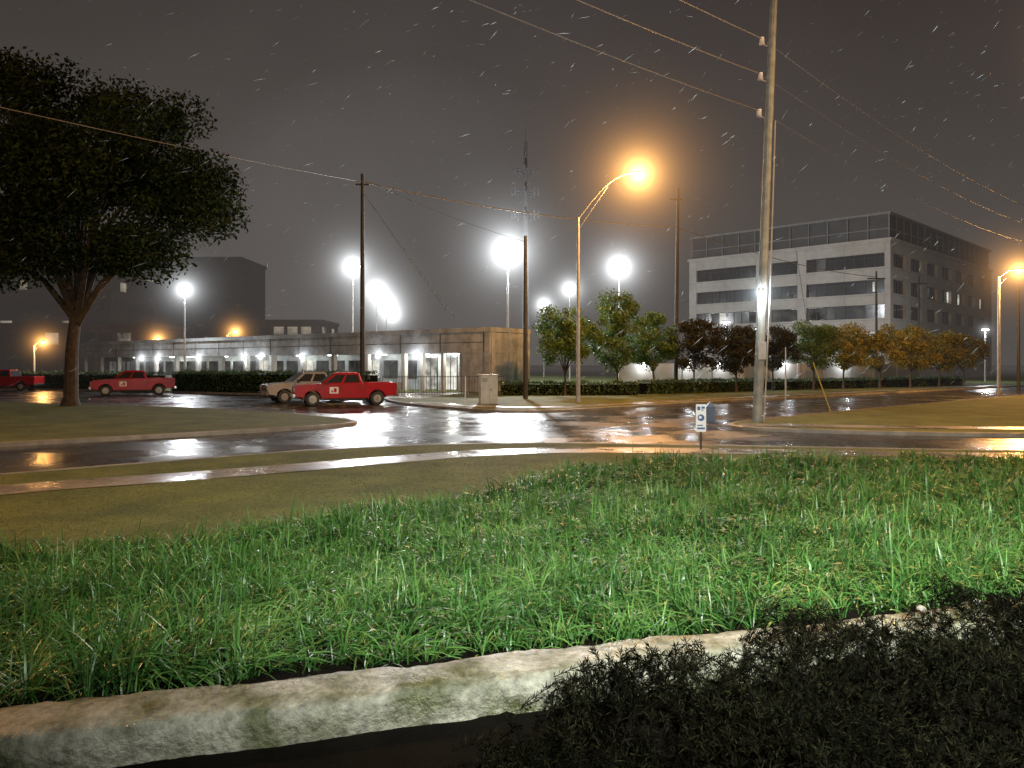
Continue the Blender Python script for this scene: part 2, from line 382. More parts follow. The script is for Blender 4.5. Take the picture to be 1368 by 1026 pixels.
for i in range(n):
    az=random.uniform(0,6.28); l=random.uniform(.08,.20)*(1.5 if random.random()<.06 else 1); el=random.uniform(.3,1.2)
    d=Vector((math.cos(az)*math.cos(el),math.sin(az)*math.cos(el),math.sin(el)))
    tip=Vector((x[i],y[i],top[i]+(l-.14)*.4)); base=tip-d*l*1.2
    stems.tube([base,tip],[.003,.0015],3,cap=False)
    for k in range(50):
        t=random.random()**.8; LV.append(tuple(base.lerp(tip,t)))
        q=(d*.7+Vector((random.gauss(0,1),random.gauss(0,1),random.gauss(0,1)))*.6).normalized(); LD.append(tuple(q))
stems.obj('twigs',M_twig,sh)
C=np.array(LV);Dn=np.array(LD); nL=len(C); b=np.cross(Dn,rng.normal(size=(nL,3))); b/=np.linalg.norm(b,axis=1)[:,None]
ll=rng.uniform(.025,.055,nL)[:,None]; wv=.0025
V=np.stack([C,C+Dn*ll*.5+b*wv,C+Dn*ll,C+Dn*ll*.5-b*wv],1)
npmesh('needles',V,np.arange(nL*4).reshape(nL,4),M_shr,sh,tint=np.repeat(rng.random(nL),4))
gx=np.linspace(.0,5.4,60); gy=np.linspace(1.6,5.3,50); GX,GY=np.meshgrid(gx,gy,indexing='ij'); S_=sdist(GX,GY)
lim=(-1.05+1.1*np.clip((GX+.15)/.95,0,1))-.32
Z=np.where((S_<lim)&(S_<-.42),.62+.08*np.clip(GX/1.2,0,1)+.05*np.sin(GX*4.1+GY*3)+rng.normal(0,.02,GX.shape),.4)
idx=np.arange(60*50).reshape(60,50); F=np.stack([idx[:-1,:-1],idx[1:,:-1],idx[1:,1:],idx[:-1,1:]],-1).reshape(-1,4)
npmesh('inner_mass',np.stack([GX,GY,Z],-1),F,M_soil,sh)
def rock(name,loc,r):
    import bmesh
    me=bpy.data.meshes.new(name); bm=bmesh.new(); bmesh.ops.create_icosphere(bm,subdivisions=2,radius=r)
    for v in bm.verts: v.co*=1+random.uniform(-.18,.18); v.co.z*=.7
    bm.to_mesh(me); bm.free(); me.materials.append(M_kerb); o=bpy.data.objects.new(name,me); o.location=loc; COL.objects.link(o)
rock('stone',(2.62,4.94,.835),.03); rock('stone',(3.05,5.05,.84),.03)

# ------------------------------------------------------------ lamps
def light(name,parent,loc,col,W,rad=.2,typ='POINT',**k):
    l=bpy.data.lights.new(name,typ); l.energy=W; l.color=col; l.shadow_soft_size=rad
    for a,b in k.items(): setattr(l,a,b)
    o=bpy.data.objects.new(name,l); o.location=loc; link(o,parent); return o
def glow_halo(parent,loc,col,k,R,**kw):  # self-emitting sphere standing in for the bloom round a lamp
    import bmesh
    me=bpy.data.meshes.new('glow_halo'); bm=bmesh.new(); bmesh.ops.create_icosphere(bm,subdivisions=3,radius=R); bm.to_mesh(me); bm.free()
    me.materials.append(halomat('lamp_halo',col,k,R,**kw)); o=bpy.data.objects.new('glow_halo',me); o.location=loc; link(o,parent)
def lot_lamp(x,y,z,W,k=.42,R=6,two=False,name='parking_lot_lamp'):
    g=group(name,(x,y,0)); m=MB(); m.tube([(0,0,0),(0,0,z)],[.13,.08],8); 
    hs=[0] if not two else [-.6,.6]
    for h in hs:
        m.box(h-.4,h+.4,-.3,.3,z+.02,z+.2,1)
        if two: m.box(min(0,h),max(0,h),-.04,.04,z+.04,z+.1,1)
    m.obj('pole_and_head',[M_galv,M_dark],g)
    e=MB()
    for h in hs: e.box(h-.34,h+.34,-.25,.25,z-.06,z+.015)
    e.obj('lens',E_wht,g)
    light('bulb',g,(0,0,z-.35),WHITE,W,.35)
    glow_halo(g,(0,0,z-.05),WHITE,k,R)
lot_lamp(-19.6,95,14.5,20000,1.0,12,True)
lot_lamp(-20.2,115,13.5,11000,1.3,12,True)
lot_lamp(-22,135,13.1,8000,1.5,12,True)
lot_lamp(-24.9,160,12.8,6000,1.8,12,True)
lot_lamp(-.4,75.5,13.5,34000,1.45,13,True)
lot_lamp(12.5,90,13.8,20000,1.2,12)
lot_lamp(8.6,115,13.7,7000,.9,9)
lot_lamp(5.8,140,13.3,5000,1.1,9)
lot_lamp(-36.1,85,10.7,5500,.6,8)
lot_lamp(25,90,7.4,1800,.18,3)
def cobra(x,y,zt,dx,dy,za,W,k,R,name='street_lamp'):
    g=group(name,(x,y,0)); m=MB(); m.tube([(0,0,.0),(0,0,.35)],[.2,.18],12); m.tube([(0,0,.35),(0,0,za)],[.13,.085],12)
    pts=[];pl=[]
    for i in range(11):
        t=i/10; pts.append((dx*t,dy*t,za-.1+(zt-za+.1)*math.sin(t*math.pi/2)))
        pl.append((dx*.62*t,dy*.62*t,za-.75+(zt-za+.30)*t))
    m.tube(pts,[.055-.02*i/10 for i in range(11)],8); m.tube(pl[:10],.025,6)
    m.obj('pole_and_arm',M_galv,g)
    h=MB(); a=math.atan2(dy,dx)
    hh=group('luminaire',(0,0,0)); hh.parent=g; hh.location=(dx,dy,zt); hh.rotation_euler=(0,0,a)
    h.add([(-.15,-.08,0),(-.15,.08,0),(.75,.17,0),(.75,-.17,0),(-.1,-.05,.1),(-.1,.05,.1),(.6,.1,.2),(.6,-.1,.2)],
          [(0,1,2,3),(4,5,6,7),(0,1,5,4),(1,2,6,5),(2,3,7,6),(3,0,4,7)]); h.obj('housing',M_galv,hh,bevel=.03)
    e=MB(); e.tube([(.42,0,-.14),(.42,0,-.09),(.42,0,-.01)],[.06,.14,.17],12); e.obj('lens',E_sod,hh)
    light('bulb',hh,(.42,0,-.4),SOD,W,.2); glow_halo(hh,(.42,0,-.06),SOD,k,R)
cobra(4.0,46.6,13.85,3.15,-.4,11.3,13000,1.1,10)
cobra(38.2,60.5,9.75,.8,-.4,9.3,11000,.65,7)
cobra(-49.6,80,4.75,.7,-.2,4.4,1000,.5,4)
cobra(-52.6,112,6.15,.9,-.2,5.8,1200,.8,5)
cobra(-41,111,7.15,.9,-.2,6.7,1800,.9,5)
# unseen street lamps beside the view, added to account for the orange light
cobra(-17.5,8.5,12.5,-1.6,2.2,11.3,9500,.5,4)
cobra(18.2,20.4,12.5,-.1,1.9,11.3,6000,.5,4)

# unseen floodlight behind the viewer, put on an added mast
fg=group('flood_light',(3.2,-3.0,0)); m=MB(); m.tube([(0,0,.5),(0,0,7.4)],[.09,.06],10); m.box(-.25,.25,-.12,.1,7.4,7.75); m.obj('mast_and_housing',M_dark,fg)
sp=light('spot',fg,(0,.25,7.55),(.95,1.,.91),20500,.15,'SPOT',spot_size=math.radians(98),spot_blend=.85)
dv=Vector((1.0,14.5,-4.4)); sp.rotation_euler=dv.to_track_quat('-Z','Y').to_euler()

sl=bpy.data.lights.new('sun','SUN'); sl.energy=.01; sl.angle=math.radians(12); so=bpy.data.objects.new('sun',sl); so.rotation_euler=(math.radians(50),0,math.radians(20)); COL.objects.link(so)

# ------------------------------------------------------------ utility poles and wires
def upole(x,y,h,r=.17,lean=(0,0),mat=None,arm=None,name='utility_pole'):
    g=group(name,(x,y,0)); m=MB(); m.tube([(0,0,-.1),(lean[0]*.5,lean[1]*.5,h*.5),(lean[0],lean[1],h)],[r,r*.85,r*.62],12)
    if arm:
        for z,l,a in arm: m.box(-l,l,-.06,.06,z-.07,z+.07)
    m.obj('pole',mat or M_woodd,g,smooth=False); return g
big=upole(9.7,30.5,19.5,.2,(.76,0),M_wood)
m=MB(); c=MB()
for z in (12.25,13.7,15.1):
    xx=.76*z/19.5
    m.tube([(xx-.12,0,z-.12),(xx-.42,0,z-.02)],.025,6)
    for k in range(4): c.tube([(xx-.40,0,z-.02+.07*k),(xx-.40,0,z+.03+.07*k)],[.12-.012*k,.09],10)
m.obj('brackets',M_galv,big); c.obj('insulators',M_cer,big)
m=MB(); m.tube([(.22,-.15,.1),(.45,-.16,5),(.66,-.16,12)],.03,6); m.box(-.02,.28,-.26,-.2,2.6,3.3); m.obj('riser_conduit',M_galv,big)
m=MB(); m.tube([(.25,-.1,5.2),(.0,-.45,5.35)],.03,6); m.tube([(0,-.45,5.38),(0,-.45,5.27)],.13,10); m.obj('lamp_bracket',M_galv,big)
m=MB(); m.tube([(0,-.45,5.26),(0,-.45,5.19)],.1,10); m.obj('lamp_lens',E_wht,big); light('bulb',big,(0,-.5,5.0),WHITE,300,.1); glow_halo(big,(0,-.45,5.22),(.8,.93,1.),.05,2,eps=.02)
upole(-11.06,57,16.5,.2,(0,0),M_woodd,[(15.7,.5,0)])
upole(.9,51.5,11,.17,(0,0),M_woodd)
upole(13.8,65,17.3,.19,(.2,0),M_woodd,[(16.3,.6,0)])
upole(44.9,95,13.9,.18,(0,0),M_woodd,[(13.,1.1,0)])
upole(53.3,101,14.0,.18,(0,0),M_woodd,[(13.,1.1,0)])
upole(14.2,40,3.3,.05,(0,0),M_galv,name='marker_post')
upole(-2.6,43,1.75,.05,(0,0),M_white,name='bollard_post')
upole(46,70,9.5,.14,(0,0),M_woodd)
def wire(a,b,sag,r=.014,name='power_line'):
    a=Vector(a);b=Vector(b); m=MB(); pts=[]
    for i in range(25):
        t=i/24; p=a.lerp(b,t); p.z-=sag*4*t*(1-t); pts.append(p)
    m.tube(pts,r,5,cap=False); return m.obj(name,M_wire)
def ext(p,q,L):
    p=Vector(p);q=Vector(q); d=(q-p).normalized(); return p+d*L
for z,q in ((12.45,(-.95,20,11.95)),(13.9,(2.4,23.6,13.62)),(15.3,(5.7,26.5,15.05))):
    p=Vector((9.7+.76*z/19.5-.4,30.5,z)); e=ext(p,q,52); e.z=z+.3
    wire(p,e,.9,.02); wire(p,(42,62,z-.4),.7,.008)
wire((-11.06,57,15.9),(-26,11.5,10.6),.35,.022)
wire((-11.06,56.9,15.9),(13.8,65,14.0),.6,.045); wire((13.8,65,14.0),(44.9,95,13.2),.7,.035)
wire((-11.06,57,16.2),(.9,51.5,10.6),.3,.012)
wire((-11.06,57,15.2),(-5,58.5,6.5),.05,.012,'guy_wire'); wire((-11.06,57,15.2),(-4,58.5,5.5),.05,.012,'guy_wire')
wire((10.2,30.5,13.2),(10.3,30.2,16.8),0,.008)
gw=group('guy_anchor',(15.5,37.5,0)); m=MB(); m.tube([(0,0,.1),(-.85,0,2.5)],.03,8); m.obj('guard',M_yel,gw); m=MB(); m.tube([(-.85,0,2.5),(-4.3,-5.5,11)],.01,4); m.obj('cable',M_wire,gw)
tg_=group('telecom_mast',(1.55,88,0)); m=MB(); m.tube([(0,0,0),(0,0,27.8)],[.45,.2],12); 
for z in (24.5,22,19.4):
    for a in range(3):
        t=a*2.094+.4; d=Vector((math.cos(t),math.sin(t),0)); q=Vector((-d.y,d.x,0))
        m.tube([d*.2+Vector((0,0,z)),d*1.0+Vector((0,0,z))],.05,6); m.tube([d*1.0-q*1.2+Vector((0,0,z)),d*1.0+q*1.2+Vector((0,0,z))],.05,6)
        for k in (-1.1,0,1.1):
            p=d*1.1+q*k; m.box(p.x-.10,p.x+.10,p.y-.08,p.y+.08,z-.45,z+.45)
m.tube([(0,0,27.8),(0,0,29.2)],.03,5); m.obj('mast_and_antennas',pmat('mast_grey',(.035,.035,.038),(.025,.025,.028),2,.7),tg_)

# ------------------------------------------------------------ trees
def lumps(center,rad,n,rs,shell=.75):
    out=[]
    for i in range(n):
        v=Vector((random.gauss(0,1),random.gauss(0,1),random.gauss(0,1))).normalized()*(random.uniform(shell,1.04)**.7 if random.random()<.65 else random.random()*.75)
        out.append((center[0]+v.x*rad[0],center[1]+v.y*rad[1],center[2]+v.z*rad[2],random.uniform(*rs)))
    return out
def tree(name,x,y,H,trunk_h,crown,nl,lr,per,leaf,mat,tr=.14,limbs=9,lowcut=None,asp=.55,shell=.75):
    g=group(name,(x,y,0)); m=MB(); cx,cy,cz,rx,ry,rz_=crown
    m.tube([(0,0,-.1),(0,0,.15),(.02,0,.6),(.05*trunk_h*.3,0,trunk_h*.6),(cx*.3,cy*.3,trunk_h)],[tr*1.7,tr*1.35,tr*1.0,tr*.85,tr*.75],12)
    L=lumps((cx,cy,cz),(rx,ry,rz_),nl,lr,shell)
    if lowcut: L=[l for l in L if l[2]>lowcut]
    for i in range(limbs):
        l=random.choice(L); p0=Vector((cx*.3,cy*.3,trunk_h*random.uniform(.85,1.)))
        p3=Vector(l[:3]); p1=p0.lerp(p3,.35)+Vector((0,0,.12*(p3-p0).length)); 
        m.tube([p0,p1,p0.lerp(p3,.7)+Vector((0,0,.05*(p3-p0).length)),p3],[tr*.55,tr*.38,tr*.2,tr*.06],7)
    m.obj('trunk',M_bark,g)
    C=[]
    for l in L:
        n=int(per*random.uniform(.6,1.3)*(l[3]/lr[1])**1.5*1.4); v=rng.normal(size=(n,3)); v/=np.linalg.norm(v,axis=1)[:,None]
        v*=(rng.random(n)**.5)[:,None]*l[3]*rng.uniform(.9,1.15,(n,1)); v[:,2]*=.72; C.append(v+np.array(l[:3]))
    leaves('foliage',np.concatenate(C),leaf,mat,g,aspect=asp); return g
M_oak=leafmat('oak_leaves',(.003,.006,.002),(.011,.021,.007),(.034,.06,.018),.35,.15,.8,.12)
M_grn=leafmat('tree_leaves',(.03,.055,.012),(.075,.13,.025),(.15,.22,.05),1.2,.4)
M_ylw=leafmat('sodium_lit_leaves',(.07,.065,.012),(.17,.16,.025),(.28,.24,.04),1.2,.4)  # yellow cast of the sodium light put into the leaf colour
M_prp=leafmat('dark_leaves',(.014,.013,.008),(.036,.034,.02),(.065,.06,.035),1.2,.2,.7,.2)
tree('oak_tree',-24.4,42.6,19,5.2,(1.0,0,12.5,7.3,6.5,6.1),130,(.8,2.3),1050,.125,M_oak,.38,20,6.0,.55,.6)
tree('oak_tree',-34.5,41,14,4.5,(0,0,10.2,6.0,5,5.2),80,(.9,2.0),650,.14,M_oak,.4,10)
for (x,y,top,rx,mt,n_) in [(3.9,57,7.6,2.45,M_grn,'street_tree'),(8.2,60,8.1,2.4,M_grn,'street_tree'),(11.4,62,6.6,2.1,M_grn,'street_tree'),
    (14.6,62,6.1,2.4,M_prp,'ornamental_tree'),(18.6,64,5.7,2.6,M_prp,'ornamental_tree'),(23.,68,5.5,2.6,M_prp,'ornamental_tree'),
    (27.,69,6.3,2.6,M_grn,'street_tree'),(30.5,71,6.4,2.5,M_ylw,'street_tree'),(34.8,73,6.4,2.5,M_ylw,'street_tree'),(39.0,75.5,6.2,2.6,M_ylw,'street_tree'),(43.5,78.5,6.0,2.5,M_ylw,'street_tree'),(48,82,5.9,2.4,M_ylw,'street_tree')]:
    zc=(top+1.7)/2+.1; rx*=random.uniform(.98,1.15); tree(n_,x,y,top,1.9,(random.uniform(-.2,.2),0,zc,rx*.85,rx*.85,(top-1.7)/2*.88),46,(.45,.95),280,.10,mt,.09,9)
def hedge(name,a,b,wd,h,mat,dens=160):
    a=Vector((a[0],a[1]));b=Vector((b[0],b[1])); L=(b-a).length; g=group(name,(a.x,a.y,.1),math.atan2((b-a).y,(b-a).x))
    m=MB(); m.box(.1,L-.1,-wd/2+.12,wd/2-.12,0,h-.15); m.obj('inner_mass',M_soil,g)
    n=int(L*(wd+2*h)*dens); u=rng.random(n)*(wd+2*h); X=rng.uniform(0,L,n)
    bump=.10*np.sin(X*2.3)+.07*np.sin(X*5.1+1)
    Y=np.where(u<h,-wd/2,np.where(u<h+wd,u-h-wd/2,wd/2)); Z=np.where(u<h,u,np.where(u<h+wd,h,u-h-wd))
    Z=Z*(1+bump*.5); C=np.stack([X,Y,Z],1)+rng.normal(0,.06,(n,3)); leaves('foliage',C,.085,mat,g)
M_hdg=leafmat('hedge_leaves',(.015,.028,.010),(.04,.08,.02),(.08,.13,.04),1.5,.2)
hedge('hedge',(-10.2,57.2),(-29,66.8),1.3,1.65,M_hdg)
hedge('hedge',(-31,68),(-55,80),1.3,1.5,M_hdg,90)
hedge('hedge',(-.9,57.5),(9.5,58.0),1.1,.95,M_hdg)
hedge('hedge',(9.9,59.0),(22,68),1.1,1.0,M_hdg)
hedge('hedge',(23,69),(50,86),1.1,.9,M_hdg,90)

# ------------------------------------------------------------ low building
lb=group('low_commercial_building',(-1.75,62,.1),math.radians(52.3)); DP=5.2
m=MB()  # x = depth, y along facade(0..72)
m.box(-.05,DP,-.05,72,3.25,4.95)
m.box(-.18,DP+.1,-.18,72.1,4.95,5.32)
m.box(0,DP,0.0,3.0,0,3.25)
m.box(2.4,DP,3.0,72,0,3.25)
m.box(-.12,-.052,-.052,.5,0,4.95)
for a_ in (0.,2.3,4.75): m.box(a_,a_+.4,-.17,-.052,0,4.945)
m.obj('walls',M_band,lb)
m=MB()
for i in range(14): m.box(.05,.45,9.8+i*4.8,10.2+i*4.8,0,3.25)
for yy in (3.1,5.2,7.6): m.box(.1,.4,yy,yy+.3,0,3.25)
m.box(.0,.25,10.4,72,0,.75)
m.obj('columns',M_conc,lb)
m=MB(); 
for i in range(15): m.box(-.075,-.052,4.8*i+.6,4.8*i+.66,3.3,4.94)
m.box(-.075,-.052,.3,71.8,4.1,4.14)
m.obj('panel_joints',M_dark,lb)
m=MB(); d=MB(); fr=MB()
for yy in (3.6,5.7,8.1): m.box(2.36,2.39,yy,yy+1.5,.1,2.9); fr.box(2.33,2.36,yy-.1,yy+.0,0,3); fr.box(2.33,2.36,yy+.7,yy+.78,0,3)
for i in range(24):
    y0=10.6+i*2.5
    (m if random.random()<.25 else d).box(2.36,2.39,y0,y0+1.9,1.0,2.7); fr.box(2.32,2.35,y0+.92,y0+.98,1.,2.7)
m.obj('lit_windows',E_win,lb); d.obj('dim_windows',E_dim,lb); fr.obj('window_frames',M_dark,lb)
s=MB()
for i,yy in enumerate([5,8.6,14,21,26,33,40,47,51,60]):
    s.cbox((1.2,yy,3.2),(.5,.9,.08)); light('soffit_light',lb,(1.1,yy,2.9),(.95,1.,.9),260 if i<2 else (45 if i%2 else 90),.15)
s.obj('soffit_fixtures',emat('soffit_lamp',(.95,1.,.9),8),lb)
for yy,ww_,kk in ((8.2,120,.08),(13,90,.06),(24,60,.05),(31,60,.06),(34,120,.09),(43,60,.07),(52,110,.11),(56,90,.11)):
    m=MB(); m.box(-.3,-.06,yy-.15,yy+.15,2.95,3.1); m.obj('wall_pack',E_wht,lb); light('wall_light',lb,(-.9,yy,2.85),WHITE,ww_,.1); glow_halo(lb,(-.2,yy,3.),WHITE,kk,2.,eps=.02)
fe=group('fence',(-9.5,56.5,.12),math.atan2(1.6,9)); m=MB()
for i in range(46): m.box(i*.2,i*.2+.03,0,.03,0,1.5)
m.box(0,9,-.01,.04,.2,.25); m.box(0,9,-.01,.04,1.35,1.4); m.obj('pickets',M_dark,fe)

bw=group('boundary_wall',(11,80,.1),math.atan2(18,42)); m=MB(); m.box(0,46,0,.25,0,2.3); m.box(-.05,46.05,-.05,.3,2.3,2.42)
for i in range(12): m.box(i*4,i*4+.4,-.12,0,0,2.5)
m.obj('wall',M_conc,bw)
for xx in (3.,8.6,13.,22,31): 
    mm=MB(); mm.box(xx-.15,xx+.15,-.35,-.13,2.3,2.5); mm.obj('wall_pack',E_wht,bw); light('wall_light',bw,(xx,-.9,2.2),WHITE,150,.1); glow_halo(bw,(xx,-.3,2.4),WHITE,.12,2.,eps=.02)

# ------------------------------------------------------------ office building
ob=group('office_building',(54,110,0),math.radians(45)); Lx,Ly=54.,33.
m=MB(); sp_=[(0,1.6),(3.6,5.3),(7.3,9.1),(11.1,12.7),(14.7,16.5),(18.5,20.2)]
for a,b in sp_: m.box(0,Lx,0,Ly,a,b)
wins=[(sp_[i][1],sp_[i+1][0]) for i in range(5)]
baysA=[(.8,12.3),(13.7,18.0),(20.6,31.6)]
pier=[(0,.8),(12.3,13.7),(18.,20.6),(31.6,33.)]
gl_=MB(); ml=MB(); lit=MB(); dim=MB(); jt=MB()
bx=[]; xx=1.2
while xx<Lx-6: bx.append((xx,xx+5.2)); xx+=7.4
for a,b in sp_:
    jt.box(-.015,-.003,.1,Ly-.1,b-.28,b-.24); jt.box(.1,Lx-.1,-.015,-.003,b-.28,b-.24)
    for yy in (.8,6.5,12.3,13.7,18,20.6,26,31.6): jt.box(-.016,-.004,yy,yy+.04,a+.02,b-.3)
    for p,q in bx:
        jt.box(p,p+.04,-.016,-.004,a+.02,b-.3); jt.box(q,q+.04,-.016,-.004,a+.02,b-.3)
jt.obj('panel_joints',M_joint,ob)
for a,b in wins:
    gl_.box(.45,Lx-.45,.45,Ly-.45,a+.003,b-.003)
    for p,q in pier: m.box(.0,.44,p+.003 if p else .45,q,a,b)
    xs_=0.0
    for p,q in bx+[(Lx,Lx)]: m.box(xs_,p,.0,.44,a,b); xs_=q
    for p,q in baysA:
        k=int(round((q-p)/1.45)); 
        for i in range(1,k): ml.box(.36,.44,p+(q-p)*i/k-.04,p+(q-p)*i/k+.04,a,b)
        ml.box(.37,.43,p,q,(a+b)/2+.45,(a+b)/2+.5)
        for i in range(k):
            if random.random()<(.4 if a<10 else .12): (dim if random.random()<.85 else lit).box(.43,.448,p+(q-p)*i/k+.06,p+(q-p)*(i+1)/k-.06,a+.1,b-.1)
    for p,q in bx:
        for i in range(1,4): ml.box(p+(q-p)*i/4-.04,p+(q-p)*i/4+.04,.36,.44,a,b)
        for i in range(4):
            if random.random()<.1: (dim if random.random()<.7 else lit).box(p+(q-p)*i/4+.06,p+(q-p)*(i+1)/4-.06,.43,.448,a+.1,b-.1)
lit.box(.42,.427,1.9,2.6,13.,14.4)
m.box(-.25,Lx+.2,-.25,Ly+.2,20.2,20.55)
m.obj('walls',M_conc,ob); gl_.obj('glazing',M_dglass,ob); ml.obj('mullions',M_dark,ob); lit.obj('lit_windows',E_win,ob); dim.obj('dim_windows',E_dim,ob)
m=MB(); m.box(.5,Lx-.5,.5,Ly-.5,20.55,24.0); m.obj('crown_screen',M_louv,ob)
m=MB()
for z in (21.9,): m.box(.2,Lx-.2,.2,Ly-.2,z,z+.14)
m.box(0,Lx,0,Ly,24.0,24.3)
for i in range(12): m.box(.25,.4,i*2.95+.2,i*2.95+.32,20.55,24.)
for i in range(18): m.box(i*3.1+.3,i*3.1+.42,.25,.4,20.55,24.)
m.obj('crown_frame',pmat('crown_trim',(.2,.2,.2),(.14,.14,.14),1,.6),ob)
m=MB(); m.box(14,24,12,22,24.35,25.5); m.obj('plant_room',M_louv,ob)
lot_lamp(33,103,7.2,3600,.10,2.5); lot_lamp(62,101,7.0,2400,.10,2.5)  # lamps added here to light the office facade

# ------------------------------------------------------------ distant buildings left
def farb(name,x0,x1,y,dep,h,floors,mat,litp=.08,wm=None,rz=0):
    g=group(name,(x0,y,0),rz); m=MB(); W_=x1-x0; m.box(0,W_,0,dep,0,h); m.box(-.3,W_+.3,-.3,dep+.3,h,h+.8); m.obj('walls',mat,g)
    gl=MB(); lt=MB(); fh=h/floors
    for f in range(floors):
        z=f*fh+fh*.35; k=int(W_/3)
        for i in range(k):
            (lt if random.random()<litp else gl).box(i*3+.5,i*3+2.7,-.08,-.02,z,z+fh*.45)
        kd=int(dep/3)
        for i in range(kd): (lt if random.random()<litp else gl).box(W_+.02,W_+.08,i*3+.5,i*3+2.7,z,z+fh*.45)
    gl.obj('windows',M_fglass,g); 
    if lt.v: lt.obj('lit_windows',wm or E_farw,g)
farb('brick_office_building',-112,-78,150,20,19.5,5,M_brick,.16)
farb('mid_rise_building',-90,-64,182,18,27,7,pmat('far_dark_wall',(.06,.055,.052),(.045,.04,.04),.2,.8),.05)
farb('brick_apartment_building',-62,-42,170,16,11.5,3,M_brick,.35)
farb('tower_building',-170,-122,205,20,56,14,M_brick,.05,emat('tower_window',(.9,1.,.9),.8))
farb('warehouse_building',-135,-60,128,14,8.5,2,M_brick,.2)

# ------------------------------------------------------------ pickup trucks
def arc(cx,cz,r,n=9): return [(cx+r*math.cos(math.pi-math.pi*i/(n-1)),cz+r*math.sin(math.pi-math.pi*i/(n-1))) for i in range(n)]
def pickup(loc,rz,paint,mark=True):
    g=group('pickup_truck',loc,rz)
    pr=[(-2.9,.6),(-2.3,.52)]+arc(-1.78,.42,.5)+[(-1.2,.44),(1.35,.44)]+arc(1.93,.42,.5)+[(2.5,.5),(2.86,.55),(2.95,.8),(2.93,1.1),(2.78,1.19),(1.5,1.29),(-.98,1.3),(-1.0,.97),(-2.88,.97)]
    m=MB(); m.prism(pr,-.96,.96); m.obj('body',paint,g,bevel=.035)
    m=MB()
    for s in (-1,1): m.box(-2.88,-1.0,min(s*.955,s*.86),max(s*.955,s*.86),.96,1.34)
    m.box(-2.93,-2.84,-.953,.953,.62,1.33); m.obj('bed_panels',paint,g,bevel=.02)
    def Q(t,s):
        x0=1.45+(.62-1.45)*t; x1=-.95+(-.74+.95)*t; y=.92+(.73-.92)*t; return x0,x1,s*y,1.28+.65*t
    m=MB()
    def ring(t,ins=0):
        x0,x1,y,z=Q(t,1); return [(x0-ins,y-ins,z),(x1+ins,y-ins,z),(x1+ins,-y+ins,z),(x0-ins,-y+ins,z)]
    vs=ring(0)+ring(.93)+[(p[0],p[1],1.94) for p in ring(1,.09)]
    fs=[(0,1,2,3),(8,9,10,11)]
    for k in (0,4):
        for i in range(4): fs.append((k+i,k+(i+1)%4,k+4+(i+1)%4,k+4+i))
    m.add(vs,fs); m.obj('cab',paint,g,bevel=.03)
    gm=MB(); e=.006
    for s in (-1,1):
        for u0,u1 in ((.12,.46),(.52,.93)):
            P=[]
            for u,t in ((u0,.1),(u1,.1),(u1,.82),(u0,.82)):
                x0,x1,y,z=Q(t,s); uu=u if not(u==u0 and u0<.2 and t<.5) else u-.04
                P.append((x0+(x1-x0)*uu,y+s*e,z))
            gm.add(P,[(0,1,2,3)])
    for front in (0,1):
        P=[]
        for t,s in ((.08,-1),(.08,1),(.86,1),(.86,-1)):
            x0,x1,y,z=Q(t,s); x=(x0+e) if front==0 else (x1-e); P.append((x+(0.004 if front==0 else -.004),y*.9,z+.004))
        gm.add(P,[(0,1,2,3)])
    gm.obj('glass',M_dglass,g)
    wl=MB(); hb=MB()
    for x in (-1.78,1.93):
        for s in (-1,1):
            y0,y1=s*.72,s*.98
            wl.tube([(x,y0,.4),(x,y0+(y1-y0)*.1,.4),(x,y0+(y1-y0)*.9,.4),(x,y1,.4)],[.34,.4,.4,.34],24)
            hb.tube([(x,y1-s*.02,.4),(x,y1+s*.012,.4)],[.25,.22],12)
            for k in range(6):
                a=k*math.pi/3; hb.tube([(x,y1+s*.02,.4),(x+.2*math.cos(a),y1+s*.015,.4+.2*math.sin(a))],.025,4)
    wl.obj('tyres',M_blk,g); hb.obj('hubs',M_galv,g)
    m=MB(); m.box(2.9,3.05,-.94,.94,.5,.72); m.box(-3.06,-2.92,-.92,.92,.5,.68); m.box(2.945,2.985,-.55,.55,.95,1.03); m.box(2.95,2.975,-.6,.6,.76,.8); m.obj('bumpers',M_chr,g,bevel=.02)
    m=MB(); m.box(2.93,2.965,-.62,.62,.78,1.12); m.box(-.9,.9,-.8,.8,.3,.45); m.box(1.4,2.5,-.7,.7,.35,.6)
    for s in (-1,1):
        y0,y1=sorted((s*.961,s*.966))
        for xx in (1.28,.28,-.9): m.box(xx,xx+.015,y0,y1,.52,1.27)
        m.box(-1.01,-.99,y0,y1,.5,1.3)
        y0,y1=sorted((s*.96,s*.985)); m.box(.36,.52,y0,y1,1.1,1.13); m.box(-.8,-.64,y0,y1,1.1,1.13)
        y0,y1=sorted((s*.94,s*1.15)); m.box(1.05,1.15,y0,y1,1.27,1.47)
        m.box(-1.1,1.3,*sorted((s*.93,s*1.02)),.36,.42)
    m.obj('trim',M_blk,g)
    m=MB()
    for s in (-1,1): m.box(2.9,2.975,*sorted((s*.64,s*.93)),.84,1.1)
    m.obj('headlights',M_lens,g,bevel=.02)
    m=MB()
    for s in (-1,1): m.box(-2.945,-2.9,*sorted((s*.82,s*.965)),.85,1.25)
    m.obj('tail_lights',pmat('tail_red',(.3,.01,.01),None,3,.2),g)
    if mark:
        m=MB(); k=MB()
        for s in (-1,1):
            y0,y1=sorted((s*.962,s*.969)); m.box(.48,.98,y0,y1,.72,1.1)
            y0,y1=sorted((s*.962,s*.972)); k.box(.58,.74,y0,y1,.79,1.03); k.box(.78,.88,y0,y1,.79,.9)
        m.obj('door_panel',M_white,g); k.obj('door_mark',M_red,g)
pickup((-9.95,45.8,0),math.radians(200),M_red)
pickup((-12.9,49.4,0),math.radians(212),M_sil,False)
